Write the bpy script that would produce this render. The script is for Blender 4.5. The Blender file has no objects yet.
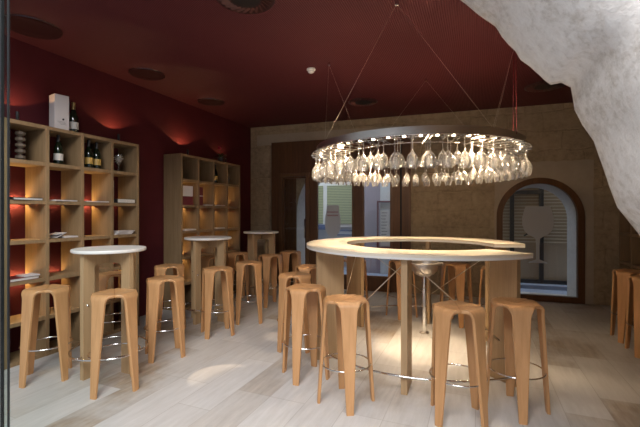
import bpy, bmesh, math, random
from mathutils import Vector, Matrix, noise
random.seed(7)
S = bpy.context.scene
COL = S.collection
PI = math.pi
def R(a): return math.radians(a)

# ------------------------------------------------------------------ helpers
def link_mesh(name, me, mat=None, parent=None, smooth=False, loc=None, rotz=0):
    o = bpy.data.objects.new(name, me); COL.objects.link(o)
    if mat: me.materials.append(mat)
    if parent: o.parent = parent
    if loc: o.location = loc
    if rotz: o.rotation_euler.z = rotz
    if smooth:
        for p in me.polygons: p.use_smooth = True
    return o
def build(name, bm, mat=None, parent=None, smooth=False, loc=None, rotz=0, auto=None):
    bmesh.ops.recalc_face_normals(bm, faces=bm.faces)
    me = bpy.data.meshes.new(name); bm.to_mesh(me); bm.free()
    o = link_mesh(name, me, mat, parent, smooth or auto is not None, loc, rotz)
    if auto is not None:
        me.set_sharp_from_angle(angle=R(auto))
    return o
def tag(o, label=None, cat=None, group=None, kind=None):
    if label: o['label'] = label
    if cat: o['category'] = cat
    if group: o['group'] = group
    if kind: o['kind'] = kind
    return o
def thing(name, label, cat, loc=(0, 0, 0), rotz=0, group=None):
    o = bpy.data.objects.new(name, None); COL.objects.link(o)
    o.empty_display_size = .1
    o.location = loc; o.rotation_euler.z = rotz
    return tag(o, label, cat, group)
def dup(root, loc, rotz, label=None, group=None, cat=None):
    r = root.copy(); COL.objects.link(r); r.location = loc; r.rotation_euler = (0, 0, rotz)
    if label: r['label'] = label
    if group: r['group'] = group
    for ch in list(root.children):
        c = ch.copy(); COL.objects.link(c); c.parent = r
        for g in list(ch.children):
            d = g.copy(); COL.objects.link(d); d.parent = c
    return r
def add_box(bm, x0, x1, y0, y1, z0, z1, bev=0, M=None):
    vs = [bm.verts.new((x, y, z)) for x in (x0, x1) for y in (y0, y1) for z in (z0, z1)]
    fs = [(0, 1, 3, 2), (4, 6, 7, 5), (0, 4, 5, 1), (2, 3, 7, 6), (0, 2, 6, 4), (1, 5, 7, 3)]
    fa = [bm.faces.new([vs[i] for i in f]) for f in fs]
    if M: bmesh.ops.transform(bm, matrix=M, verts=vs)
    if bev:
        es = list({e for f in fa for e in f.edges})
        bmesh.ops.bevel(bm, geom=es, offset=bev, segments=2, affect='EDGES', profile=.5)
def box(name, x0, x1, y0, y1, z0, z1, mat, parent=None, bev=0, loc=None, rotz=0):
    bm = bmesh.new(); add_box(bm, x0, x1, y0, y1, z0, z1, bev)
    return build(name, bm, mat, parent, loc=loc, rotz=rotz)
def add_lathe(bm, prof, n=24, c=(0, 0, 0), cap=True, close=False):
    rings = []
    for r, z in prof:
        rings.append([bm.verts.new((c[0] + r*math.cos(2*PI*i/n), c[1] + r*math.sin(2*PI*i/n), c[2] + z)) for i in range(n)])
    m = len(rings)
    for k in range(m if close else m - 1):
        a, b = rings[k], rings[(k+1) % m]
        for i in range(n):
            bm.faces.new((a[i], a[(i+1) % n], b[(i+1) % n], b[i]))
    if cap and not close:
        bm.faces.new(rings[0]); bm.faces.new(rings[-1])
def lathe(name, prof, mat, parent=None, n=24, c=(0, 0, 0), cap=True, close=False, loc=None, auto=40):
    bm = bmesh.new(); add_lathe(bm, prof, n, c, cap, close)
    return build(name, bm, mat, parent, auto=auto, loc=loc)
def add_tube(bm, pts, r, n=8, closed=False):
    pts = [Vector(p) for p in pts]; m = len(pts); rings = []
    up = Vector((0, 0, 1))
    for i, p in enumerate(pts):
        a = pts[(i-1) % m] if (closed or i > 0) else p
        b = pts[(i+1) % m] if (closed or i < m-1) else p
        t = (b - a).normalized()
        u = up if abs(t.z) < .95 else Vector((1, 0, 0))
        s = t.cross(u).normalized(); w = s.cross(t).normalized()
        rings.append([bm.verts.new(p + r*(math.cos(2*PI*k/n)*s + math.sin(2*PI*k/n)*w)) for k in range(n)])
    for i in range(m if closed else m-1):
        a, b = rings[i], rings[(i+1) % m]
        for k in range(n): bm.faces.new((a[k], a[(k+1) % n], b[(k+1) % n], b[k]))
    if not closed:
        bm.faces.new(rings[0]); bm.faces.new(rings[-1])
def tube(name, pts, r, mat, parent=None, n=8, closed=False):
    bm = bmesh.new(); add_tube(bm, pts, r, n, closed)
    return build(name, bm, mat, parent, smooth=True)
def circle(r, z, n=48, c=(0, 0), a0=0, a1=2*PI):
    return [(c[0] + r*math.cos(a0 + (a1-a0)*i/n), c[1] + r*math.sin(a0 + (a1-a0)*i/n), z) for i in range(n)]
def light(name, typ, loc, energy, color, rot=(0, 0, 0), **kw):
    l = bpy.data.lights.new(name, typ); l.energy = energy; l.color = color
    for k, v in kw.items(): setattr(l, k, v)
    o = bpy.data.objects.new(name, l); COL.objects.link(o); o.location = loc; o.rotation_euler = rot
    return o

def smooth01(x): x = max(0, min(1, x)); return x*x*(3-2*x)

# ------------------------------------------------------------------ materials
def newmat(name):
    m = bpy.data.materials.new(name); m.use_nodes = True
    nt = m.node_tree; b = nt.nodes['Principled BSDF']
    return m, nt, b
def simple(name, col, rough=.5, metal=0, spec=.5, emit=None, estr=0):
    m, nt, b = newmat(name)
    b.inputs['Base Color'].default_value = (*col, 1); b.inputs['Roughness'].default_value = rough
    b.inputs['Metallic'].default_value = metal; b.inputs['Specular IOR Level'].default_value = spec
    if emit:
        b.inputs['Emission Color'].default_value = (*emit, 1); b.inputs['Emission Strength'].default_value = estr
    return m
def N(nt, typ, **kw):
    n = nt.nodes.new(typ)
    for k, v in kw.items():
        if k in n.inputs: n.inputs[k].default_value = v
        else: setattr(n, k, v)
    return n
def ramp(nt, fac, stops):
    r = nt.nodes.new('ShaderNodeValToRGB')
    e = r.color_ramp.elements
    while len(e) < len(stops): e.new(.5)
    for k, (p, c) in enumerate(stops):
        e[k].position = p; e[k].color = (*c, 1)
    nt.links.new(fac, r.inputs['Fac']); return r.outputs['Color']
def wood(name, c1, c2, scale=(30, 30, 2.2), rough=.42, bump=.04, coord='Object', spec=.4):
    m, nt, b = newmat(name)
    tc = N(nt, 'ShaderNodeTexCoord'); mp = N(nt, 'ShaderNodeMapping')
    mp.inputs['Scale'].default_value = scale
    nt.links.new(tc.outputs[coord], mp.inputs['Vector'])
    n1 = N(nt, 'ShaderNodeTexNoise', Scale=1.0, Detail=6.0, Roughness=.6, Distortion=.4)
    nt.links.new(mp.outputs[0], n1.inputs['Vector'])
    mp2 = N(nt, 'ShaderNodeMapping'); mp2.inputs['Scale'].default_value = tuple(s*.18 for s in scale)
    nt.links.new(tc.outputs[coord], mp2.inputs['Vector'])
    n2 = N(nt, 'ShaderNodeTexNoise', Scale=1.0, Detail=2.0)
    nt.links.new(mp2.outputs[0], n2.inputs['Vector'])
    ad = N(nt, 'ShaderNodeMath', operation='ADD'); nt.links.new(n1.outputs['Fac'], ad.inputs[0]); nt.links.new(n2.outputs['Fac'], ad.inputs[1])
    hf = N(nt, 'ShaderNodeMath', operation='MULTIPLY'); hf.inputs[1].default_value = .5; nt.links.new(ad.outputs[0], hf.inputs[0])
    nt.links.new(ramp(nt, hf.outputs[0], [(.38, c2), (.62, c1)]), b.inputs['Base Color'])
    b.inputs['Roughness'].default_value = rough; b.inputs['Specular IOR Level'].default_value = spec
    bp = N(nt, 'ShaderNodeBump', Strength=bump, Distance=.01); nt.links.new(n1.outputs['Fac'], bp.inputs['Height'])
    nt.links.new(bp.outputs[0], b.inputs['Normal'])
    return m
def glass(name, tint=(1, 1, 1), refl=.12, haze=0.0, hcol=(1, 1, 1)):
    m, nt, b = newmat(name); nt.nodes.remove(b)
    out = nt.nodes['Material Output']
    tr = N(nt, 'ShaderNodeBsdfTransparent'); tr.inputs[0].default_value = (*tint, 1)
    gl = N(nt, 'ShaderNodeBsdfGlossy', Roughness=.03)
    lw = N(nt, 'ShaderNodeLayerWeight', Blend=.35)
    mr = N(nt, 'ShaderNodeMapRange'); mr.inputs['To Min'].default_value = refl*.35; mr.inputs['To Max'].default_value = min(1, refl*5)
    nt.links.new(lw.outputs['Fresnel'], mr.inputs['Value'])
    mx = N(nt, 'ShaderNodeMixShader'); nt.links.new(mr.outputs[0], mx.inputs[0]); nt.links.new(tr.outputs[0], mx.inputs[1]); nt.links.new(gl.outputs[0], mx.inputs[2])
    last = mx
    if haze:
        df = N(nt, 'ShaderNodeBsdfDiffuse'); df.inputs[0].default_value = (*hcol, 1)
        tl = N(nt, 'ShaderNodeBsdfTranslucent'); tl.inputs[0].default_value = (*hcol, 1)
        m1 = N(nt, 'ShaderNodeMixShader'); m1.inputs[0].default_value = .5; nt.links.new(df.outputs[0], m1.inputs[1]); nt.links.new(tl.outputs[0], m1.inputs[2])
        m2 = N(nt, 'ShaderNodeMixShader'); m2.inputs[0].default_value = haze
        nt.links.new(mx.outputs[0], m2.inputs[1]); nt.links.new(m1.outputs[0], m2.inputs[2]); last = m2
    nt.links.new(last.outputs[0], out.inputs['Surface'])
    return m

M = {}
M['stool'] = wood('beech_plywood', (.60, .325, .145), (.46, .235, .095), (26, 26, 2.5), rough=.38)
M['bar_top'] = wood('pale_oak_top', (.80, .725, .59), (.74, .65, .51), (3, 40, 3), rough=.35, bump=.02)
M['white_edge'] = simple('white_lacquer', (.80, .765, .71), .35)
M['oak'] = wood('oak_panel', (.47, .315, .17), (.38, .245, .125), (60, 60, 3), rough=.5)
M['shelf_wood'] = wood('shelf_oak', (.31, .20, .105), (.235, .15, .072), (40, 40, 3), rough=.55)
M['screen_wood'] = wood('stained_walnut', (.14, .060, .021), (.085, .036, .013), (40, 40, 2), rough=.45)
M['frame_wood'] = wood('stained_frame', (.17, .085, .036), (.11, .053, .022), (40, 40, 2), rough=.4)
M['chrome'] = simple('chrome', (.75, .74, .72), .14, 1)
M['steel'] = simple('brushed_steel', (.60, .55, .50), .36, 1)
M['wire'] = simple('steel_wire', (.75, .66, .54), .35, 1)
M['dark'] = simple('dark_metal', (.012, .012, .013), .4)
M['black'] = simple('black_gap', (.006, .004, .004), .8)
M['darkred'] = simple('dark_red_grille', (.035, .010, .010), .35)
M['white'] = simple('white_plastic', (.8, .78, .75), .4)
M['cable_red'] = simple('red_cable', (.16, .008, .012), .5)
M['bulb'] = simple('warm_bulb', (1, .8, .5), .4, emit=(1, .84, .62), estr=22)
M['led'] = simple('led_strip', (1, .6, .3), .4, emit=(1, .55, .22), estr=2.5)
M['halo'] = simple('halo_light', (1, .4, .2), .5, emit=(1, .5, .3), estr=1.6)
M['pane'] = glass('window_glass', (.93, .95, .96), .10)
M['winglass'] = glass('wine_glass_clear', (.985, .985, .98), .34, haze=.11, hcol=(1, .97, .92))
M['door_glass'] = glass('green_glass', (.86, .92, .90), .012)
M['frost'] = glass('frosted_film', (.8, .8, .8), .02, haze=.72, hcol=(.78, .76, .75))
M['bottle'] = simple('dark_bottle_glass', (.006, .012, .006), .08, spec=.8)
M['label_white'] = simple('white_label', (.6, .57, .52), .6)
M['label_gold'] = simple('gold_label', (.5, .32, .08), .4)
M['gold'] = simple('gold_foil', (.35, .25, .10), .35, .6)
M['paper'] = simple('white_paper', (.7, .67, .62), .7)
M['book_dark'] = simple('black_cover', (.015, .012, .014), .5)
M['book_red'] = simple('red_cover', (.16, .02, .025), .5)
M['card'] = simple('pale_grey_card', (.62, .57, .55), .6)
M['leaf'] = simple('green_leaf', (.03, .10, .02), .45)
M['petal'] = simple('red_petal', (.35, .01, .04), .5)
M['pot'] = simple('dark_pot', (.05, .045, .04), .5)
M['ornament'] = simple('cut_glass_ornament', (.13, .10, .075), .15, spec=.9)

# burgundy paint
m, nt, b = newmat('burgundy_paint'); M['red_wall'] = m
tc = N(nt, 'ShaderNodeTexCoord'); n1 = N(nt, 'ShaderNodeTexNoise', Scale=5.0, Detail=4.0)
nt.links.new(tc.outputs['Object'], n1.inputs['Vector'])
nt.links.new(ramp(nt, n1.outputs['Fac'], [(.3, (.070, .010, .0135)), (.7, (.082, .012, .016))]), b.inputs['Base Color'])
b.inputs['Roughness'].default_value = .7; b.inputs['Specular IOR Level'].default_value = .2
# ribbed burgundy ceiling
m, nt, b = newmat('ribbed_burgundy_ceiling'); M['ceiling'] = m
tc = N(nt, 'ShaderNodeTexCoord')
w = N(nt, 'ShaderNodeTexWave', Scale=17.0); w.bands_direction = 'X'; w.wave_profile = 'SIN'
nt.links.new(tc.outputs['Object'], w.inputs['Vector'])
v = N(nt, 'ShaderNodeTexVoronoi', Scale=70.0, Randomness=0.0); nt.links.new(tc.outputs['Object'], v.inputs['Vector'])
dots = N(nt, 'ShaderNodeMath', operation='GREATER_THAN'); dots.inputs[1].default_value = .33; nt.links.new(v.outputs['Distance'], dots.inputs[0])
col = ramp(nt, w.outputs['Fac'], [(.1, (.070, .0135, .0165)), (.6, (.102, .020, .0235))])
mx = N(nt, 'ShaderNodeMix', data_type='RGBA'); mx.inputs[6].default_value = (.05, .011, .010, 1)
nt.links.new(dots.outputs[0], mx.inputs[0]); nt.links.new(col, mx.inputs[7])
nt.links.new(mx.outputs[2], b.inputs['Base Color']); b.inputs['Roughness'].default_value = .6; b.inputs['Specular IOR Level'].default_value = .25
bp = N(nt, 'ShaderNodeBump', Strength=.5, Distance=.01); nt.links.new(w.outputs['Fac'], bp.inputs['Height']); nt.links.new(bp.outputs[0], b.inputs['Normal'])

# stone materials
def stone(name, c1, c2, c3, blocks=True, bump=.6, bscale=1.0, vec='Object', fine=14.0, dist=.05):
    m, nt, b = newmat(name)
    tc = N(nt, 'ShaderNodeTexCoord')
    n0 = N(nt, 'ShaderNodeTexNoise', Scale=2.2, Detail=8.0, Roughness=.65); nt.links.new(tc.outputs[vec], n0.inputs['Vector'])
    n1 = N(nt, 'ShaderNodeTexNoise', Scale=fine, Detail=8.0, Roughness=.7); nt.links.new(tc.outputs[vec], n1.inputs['Vector'])
    sm = N(nt, 'ShaderNodeMath', operation='ADD'); nt.links.new(n0.outputs['Fac'], sm.inputs[0]); nt.links.new(n1.outputs['Fac'], sm.inputs[1])
    hf = N(nt, 'ShaderNodeMath', operation='MULTIPLY'); hf.inputs[1].default_value = .5; nt.links.new(sm.outputs[0], hf.inputs[0])
    col = ramp(nt, hf.outputs[0], [(.36, c3), (.5, c2), (.64, c1)])
    hsock = hf.outputs[0]
    if blocks:
        sp = N(nt, 'ShaderNodeSeparateXYZ'); nt.links.new(tc.outputs[vec], sp.inputs[0])
        cb = N(nt, 'ShaderNodeCombineXYZ'); nt.links.new(sp.outputs['X'], cb.inputs['X']); nt.links.new(sp.outputs['Z'], cb.inputs['Y'])
        dn = N(nt, 'ShaderNodeTexNoise', Scale=3.0, Detail=3.0); nt.links.new(tc.outputs[vec], dn.inputs['Vector'])
        vm = N(nt, 'ShaderNodeVectorMath', operation='SCALE'); vm.inputs['Scale'].default_value = .16; nt.links.new(dn.outputs['Color'], vm.inputs[0])
        va = N(nt, 'ShaderNodeVectorMath', operation='ADD'); nt.links.new(cb.outputs[0], va.inputs[0]); nt.links.new(vm.outputs[0], va.inputs[1])
        br = N(nt, 'ShaderNodeTexBrick', Scale=bscale)
        br.inputs['Mortar Size'].default_value = .018; br.inputs['Mortar Smooth'].default_value = .8
        br.inputs['Brick Width'].default_value = .52; br.inputs['Row Height'].default_value = .30
        br.inputs['Color1'].default_value = (1, 1, 1, 1); br.inputs['Color2'].default_value = (.72, .70, .68, 1); br.inputs['Mortar'].default_value = (.62, .59, .55, 1)
        nt.links.new(va.outputs[0], br.inputs['Vector'])
        mm = N(nt, 'ShaderNodeMix', data_type='RGBA', blend_type='MULTIPLY'); mm.inputs[0].default_value = .22
        nt.links.new(col, mm.inputs[6]); nt.links.new(br.outputs['Color'], mm.inputs[7]); col = mm.outputs[2]
        s2 = N(nt, 'ShaderNodeMath', operation='MULTIPLY_ADD'); s2.inputs[1].default_value = -.22
        nt.links.new(br.outputs['Fac'], s2.inputs[0]); nt.links.new(hsock, s2.inputs[2]); hsock = s2.outputs[0]
    nt.links.new(col, b.inputs['Base Color']); b.inputs['Roughness'].default_value = .85; b.inputs['Specular IOR Level'].default_value = .2
    bp = N(nt, 'ShaderNodeBump', Strength=bump, Distance=dist); nt.links.new(hsock, bp.inputs['Height']); nt.links.new(bp.outputs[0], b.inputs['Normal'])
    return m
M['stone'] = stone('rough_ashlar', (.47, .37, .25), (.38, .295, .195), (.25, .19, .12))
M['plaster'] = stone('smooth_lime_plaster', (.44, .37, .28), (.41, .34, .26), (.37, .31, .23), blocks=False, bump=.15, fine=6)
M['white_stone'] = stone('pale_limestone', (.74, .70, .64), (.66, .61, .55), (.44, .38, .31), blocks=False, bump=.9, fine=34, dist=.012)
M['reveal'] = stone('whitewashed_reveal', (.62, .60, .58), (.56, .55, .54), (.5, .48, .47), blocks=False, bump=.3)

# floor
m, nt, b = newmat('stone_plank_floor'); M['floor'] = m
tc = N(nt, 'ShaderNodeTexCoord'); sp = N(nt, 'ShaderNodeSeparateXYZ'); nt.links.new(tc.outputs['Object'], sp.inputs[0])
cb = N(nt, 'ShaderNodeCombineXYZ'); nt.links.new(sp.outputs['Y'], cb.inputs['X']); nt.links.new(sp.outputs['X'], cb.inputs['Y'])
mp = N(nt, 'ShaderNodeMapping'); mp.inputs['Location'].default_value = (.25, .01+.28*40, 0); nt.links.new(cb.outputs[0], mp.inputs['Vector'])
def brick(mort, c1, c2, cm, bias=0):
    br = N(nt, 'ShaderNodeTexBrick', Scale=1.0); br.offset = .37; br.offset_frequency = 3
    br.inputs['Mortar Size'].default_value = mort; br.inputs['Mortar Smooth'].default_value = .3
    br.inputs['Brick Width'].default_value = .9; br.inputs['Row Height'].default_value = .28; br.inputs['Bias'].default_value = bias
    br.inputs['Color1'].default_value = (*c1, 1); br.inputs['Color2'].default_value = (*c2, 1); br.inputs['Mortar'].default_value = (*cm, 1)
    nt.links.new(mp.outputs[0], br.inputs['Vector']); return br
br = brick(.0016, (0, 0, 0), (1, 1, 1), (.5, .5, .5))
n1 = N(nt, 'ShaderNodeTexNoise', Scale=1.3, Detail=5.0, Roughness=.6); nt.links.new(mp.outputs[0], n1.inputs['Vector'])
mpg = N(nt, 'ShaderNodeMapping'); mpg.inputs['Scale'].default_value = (2.0, 14, 1); nt.links.new(cb.outputs[0], mpg.inputs['Vector'])
n2 = N(nt, 'ShaderNodeTexNoise', Scale=1.6, Detail=7.0, Roughness=.65); nt.links.new(mpg.outputs[0], n2.inputs['Vector'])
base = ramp(nt, n2.outputs['Fac'], [(.3, (.49, .465, .435)), (.7, (.60, .58, .555))])
brown = ramp(nt, n2.outputs['Fac'], [(.35, (.30, .235, .175)), (.65, (.46, .385, .30))])
# brown veins only on some planks
st = ramp(nt, br.outputs['Color'], [(.60, (0, 0, 0)), (.85, (1, 1, 1))])
ns = ramp(nt, n1.outputs['Fac'], [(.42, (0, 0, 0)), (.58, (1, 1, 1))])
mu = N(nt, 'ShaderNodeMath', operation='MULTIPLY'); nt.links.new(st, mu.inputs[0]); nt.links.new(ns, mu.inputs[1])
mx = N(nt, 'ShaderNodeMix', data_type='RGBA'); nt.links.new(mu.outputs[0], mx.inputs[0]); nt.links.new(base, mx.inputs[6]); nt.links.new(brown, mx.inputs[7])
br2 = brick(.0025, (1, 1, 1), (.9, .89, .88), (.72, .69, .66))
mm = N(nt, 'ShaderNodeMix', data_type='RGBA', blend_type='MULTIPLY'); mm.inputs[0].default_value = 1
nt.links.new(mx.outputs[2], mm.inputs[6]); nt.links.new(br2.outputs['Color'], mm.inputs[7])
nt.links.new(mm.outputs[2], b.inputs['Base Color'])
rr = N(nt, 'ShaderNodeMapRange'); rr.inputs['To Min'].default_value = .32; rr.inputs['To Max'].default_value = .55; nt.links.new(n2.outputs['Fac'], rr.inputs['Value'])
nt.links.new(rr.outputs[0], b.inputs['Roughness']); b.inputs['Specular IOR Level'].default_value = .35
M['street'] = stone('street_paving', (.30, .34, .43), (.27, .31, .40), (.22, .25, .33), blocks=False, bump=.1)

# ------------------------------------------------------------------ room shell
CZ = 3.02
WC, WM = 6.64, .075                       # back wall line y = WC + WM*x
WANG = math.atan(WM)
def wy(x): return WC + WM*x
WL = dict(loc=(0, WC, 0), rotz=WANG)      # local frame of the back wall: x along it, y outwards
HILL = -4.08; XR = 2.05
tag(box('floor', -5.0, 3.0, .2, 7.4, -.12, 0, M['floor']), kind='structure')
tag(box('ceiling', -5.0, 3.2, 1.3, 7.6, CZ, CZ+.15, M['ceiling']), kind='structure')
tag(box('wall_left', HILL-.3, HILL, 1.3, 6.6, 0, CZ, M['red_wall']), kind='structure')
tag(box('wall_right', XR, XR+.3, 1.3, 7.4, 0, CZ, M['stone']), kind='structure')

# back wall with two arched openings (thick, reveals splay inwards towards the street)
def arch_pts(c, r, spring, n=28):
    return [(c - r, 0)] + [(c - r*math.cos(PI*i/n), spring + r*math.sin(PI*i/n)) for i in range(n+1)] + [(c + r, 0)]
def wall_with_arches(x0, x1, z1, arches, thick):
    bm = bmesh.new()
    for face in (0, 1):
        yv = 0 if face == 0 else thick
        xs = x0
        for a in arches:
            c, sill = a['c'], a['sill']
            r, sp = (a['r'], a['sp']) if face == 0 else (a['rb'], a['spb'])
            def q(p):
                vs = [bm.verts.new((x, yv, z)) for x, z in p]; bm.faces.new(vs)
            q([(xs, 0), (c-r, 0), (c-r, z1), (xs, z1)])
            n = 28
            for i in range(n):
                xa, za = c - r*math.cos(PI*i/n), sp + r*math.sin(PI*i/n)
                xb, zb = c - r*math.cos(PI*(i+1)/n), sp + r*math.sin(PI*(i+1)/n)
                q([(xa, za), (xb, zb), (xb, z1), (xa, z1)])
            if sill > 0: q([(c-r, 0), (c+r, 0), (c+r, sill), (c-r, sill)])
            xs = c + r
        q([(xs, 0), (x1, 0), (x1, z1), (xs, z1)])
    for a, b_ in (((x0, 0), (x0, z1)), ((x0, z1), (x1, z1)), ((x1, z1), (x1, 0))):
        vs = [bm.verts.new((a[0], 0, a[1])), bm.verts.new((b_[0], 0, b_[1])), bm.verts.new((b_[0], thick, b_[1])), bm.verts.new((a[0], thick, a[1]))]
        bm.faces.new(vs)
    bmesh.ops.remove_doubles(bm, verts=bm.verts, dist=.0005)
    return bm
DOORA = dict(c=-2.13, r=1.0, sp=1.36, rb=.93, spb=1.34, sill=0)
WINA = dict(c=.885, r=.60, sp=1.30, rb=.515, spb=1.27, sill=0)
bm = wall_with_arches(-4.5, 2.35, CZ, [DOORA, WINA], .5)
tag(build('wall_back', bm, M['stone'], **WL), kind='structure')
# whitewashed reveals lining both openings
def reveal(name, a):
    bm = bmesh.new(); n = 28
    A = arch_pts(a['c'], a['r']-.001, a['sp'], n); B = arch_pts(a['c'], a['rb']-.001, a['spb'], n)
    th = .012
    ra = [bm.verts.new((x, .004, max(z, a['sill']))) for x, z in A]; rb = [bm.verts.new((x, .497, max(z, a['sill']))) for x, z in B]
    for i in range(len(A)-1): bm.faces.new((ra[i], ra[i+1], rb[i+1], rb[i]))
    if a['sill'] > 0: bm.faces.new((ra[0], rb[0], rb[-1], ra[-1]))
    o = build(name, bm, M['reveal'], smooth=False, **WL)
    sm_ = o.modifiers.new('t', 'SOLIDIFY'); sm_.thickness = .012; sm_.offset = 0
    return tag(o, kind='structure')
reveal('trim_1', DOORA); reveal('trim_2', WINA)
# smooth plaster field round the arched window, with a ragged outline
bm = bmesh.new()
def ragged_panel(bm, outer, hole, y0, y1):
    # outer: function of angle -> point; hole arch
    n = len(hole)
    of = [bm.verts.new((p[0], y0, p[1])) for p in outer]; inf = [bm.verts.new((p[0], y0, p[1])) for p in hole]
    ob = [bm.verts.new((p[0], y1, p[1])) for p in outer]
    for i in range(n-1):
        bm.faces.new((of[i], of[i+1], inf[i+1], inf[i])); bm.faces.new((of[i], ob[i], ob[i+1], of[i+1]))
hole = arch_pts(WINA['c'], WINA['r'], WINA['sp'], 28)
outer = []
L, Rr, T = .262, 1.60, 2.15
for i, (x, z) in enumerate(hole):
    if i == 0: p = (L, 0)
    elif i == len(hole)-1: p = (Rr, 0)
    else:
        k = (i-1)/28
        if k < .25: p = (L, 1.30 + (T-1.30)*k/.25)
        elif k <= .75: p = (L + (Rr-L)*(k-.25)/.5, T)
        else: p = (Rr, T - (T-1.30)*(k-.75)/.25)
    outer.append((p[0] + random.uniform(-.008, .008), p[1] + (random.uniform(-.012, .012) if p[1] > 0 else 0)))
ragged_panel(bm, outer, hole, -.014, .002)
tag(build('trim_3', bm, M['plaster'], **WL), kind='structure')
# pale plaster strip over the wooden screen
bm = bmesh.new(); add_box(bm, -3.95, -1.2, -.012, .002, 2.66, 2.86, .004)
tag(build('trim_4', bm, M['plaster'], **WL), kind='structure')

# wooden entrance screen with three glazed openings
def wl_box(name, x0, x1, y0, y1, z0, z1, mat, parent, bev=.004):
    return box(name, x0, x1, y0, y1, z0, z1, mat, parent, bev)
scr = tag(thing('window_1', None, None, (0, WC, 0), WANG), kind='structure')
bm = bmesh.new()
y0, y1 = -.055, -.002
add_box(bm, -3.62, -3.386, y0, y1, 0, 2.69); add_box(bm, -2.914, -2.707, y0, y1, 0, 2.69)
add_box(bm, -2.043, -1.85, y0, y1, 0, 2.69); add_box(bm, -1.373, -1.04, y0, y1, 0, 2.69)
add_box(bm, -3.386, -2.914, y0, y1, 2.035, 2.69); add_box(bm, -2.707, -2.043, y0, y1, 1.925, 2.69); add_box(bm, -1.85, -1.373, y0, y1, 1.925, 2.69)
add_box(bm, -2.707, -2.043, y0, y1, 0, .25); add_box(bm, -1.85, -1.373, y0, y1, 0, .25)
build('panel', bm, M['screen_wood'], scr)
def frame_bm(x0, x1, z0, z1, w, ya, yb, bottom=True):
    bm = bmesh.new()
    add_box(bm, x0, x0+w, ya, yb, z0, z1, .004); add_box(bm, x1-w, x1, ya, yb, z0, z1, .004)
    add_box(bm, x0+w, x1-w, ya, yb, z1-w, z1, .004)
    if bottom: add_box(bm, x0+w, x1-w, ya, yb, z0, z0+w, .004)
    return bm
build('frame', frame_bm(-2.73, -2.02, .23, 1.95, .035, -.068, -.01), M['frame_wood'], scr)
build('frame', frame_bm(-1.873, -1.35, .23, 1.95, .035, -.068, -.01), M['frame_wood'], scr)
box('pane', -2.70, -2.05, -.03, -.024, .26, 1.92, M['pane'], scr)
box('pane', -1.845, -1.38, -.03, -.024, .26, 1.92, M['pane'], scr)
bm = bmesh.new(); add_box(bm, -1.215, -1.19, -.062, -.05, .0, 2.69); build('moulding', bm, M['black'], scr)
d = tag(thing('door_1', None, None, (0, WC, 0), WANG), kind='structure')
build('door_frame', frame_bm(-3.455, -2.845, 0, 2.10, .065, -.085, -.004, False), M['frame_wood'], d)
build('leaf_frame', frame_bm(-3.388, -2.912, .005, 2.033, .03, -.05, -.01), M['screen_wood'], d)
box('pane', -3.36, -2.94, -.033, -.027, .035, 2.0, M['pane'], d)
bm = bmesh.new(); add_tube(bm, [(-2.93, -.11, .9), (-2.93, -.11, 1.25)], .011); add_tube(bm, [(-2.93, -.05, .93), (-2.93, -.112, .93)], .008); add_tube(bm, [(-2.93, -.05, 1.22), (-2.93, -.112, 1.22)], .008)
build('handle', bm, M['chrome'], d, smooth=True)
# dark slatted backing added where the unlit vestibule shows black through the door
bm = bmesh.new(); add_box(bm, -3.385, -3.135, -.012, -.004, .0, 2.03)
for k in range(7): add_box(bm, -3.385, -3.135, -.018, -.012, .2 + k*.27, .212 + k*.27)
for x in (-3.30, -3.21): add_box(bm, x, x+.008, -.018, -.012, 0, 2.03)
build('dark_backing', bm, M['screen_wood'], d)

# arched window frame and pane
w2 = tag(thing('window_2', None, None, (0, WC, 0), WANG), kind='structure')
bm = bmesh.new(); n = 28
ro, ri = .60, .512
Ao = arch_pts(.885, ro, 1.30, n); Ai = arch_pts(.885, ri, 1.30, n)
Ao[0] = (Ao[0][0], .005); Ao[-1] = (Ao[-1][0], .005); Ai[0] = (Ai[0][0], .09); Ai[-1] = (Ai[-1][0], .09)
rings = [[bm.verts.new((x, y, z)) for x, z in P] for P, y in ((Ao, -.035), (Ai, -.035), (Ai, .05), (Ao, .05))]
for k in range(4):
    a, b_ = rings[k], rings[(k+1) % 4]
    for i in range(len(a)): bm.faces.new((a[i], a[(i+1) % len(a)], b_[(i+1) % len(a)], b_[i]))
build('frame', bm, M['screen_wood'], w2)
bm = bmesh.new()
for y in (.005, .011): bm.faces.new([bm.verts.new((x, y, z)) for x, z in Ai])
build('pane', bm, M['pane'], w2)
# frosted wine-glass film on the panes
def goblet(name, prof, y, parent, mat, x, z, extra=None):
    bm = bmesh.new()
    pts = [(x + r, z + h) for r, h in prof] + [(x - r, z + h) for r, h in reversed(prof)]
    f = [bm.verts.new((p[0], y, p[1])) for p in pts]; bk = [bm.verts.new((p[0], y-.0015, p[1])) for p in pts]
    bm.faces.new(f); bm.faces.new(list(reversed(bk)))
    for i in range(len(f)): bm.faces.new((f[i], f[(i+1) % len(f)], bk[(i+1) % len(f)], bk[i]))
    if extra: extra(bm, y)
    return build(name, bm, mat, parent)
goblet('film_goblet', [(.17, .46), (.19, .40), (.217, .28), (.215, .18), (.19, .09), (.14, .03), (.07, -.01), (.03, -.04), (.024, -.16), (.024, -.36), (.12, -.40), (.13, -.415)], .004, w2, M['frost'], .87, 1.0)
goblet('film_goblet', [(.115, .40), (.12, .27), (.14, .22), (.15, .05), (.135, -.06), (.09, -.13), (.04, -.18), (.02, -.22), (.018, -.42), (.09, -.45), (.095, -.46)], -.034, scr, M['frost'], -2.415, 1.10)
bm = bmesh.new()
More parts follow.
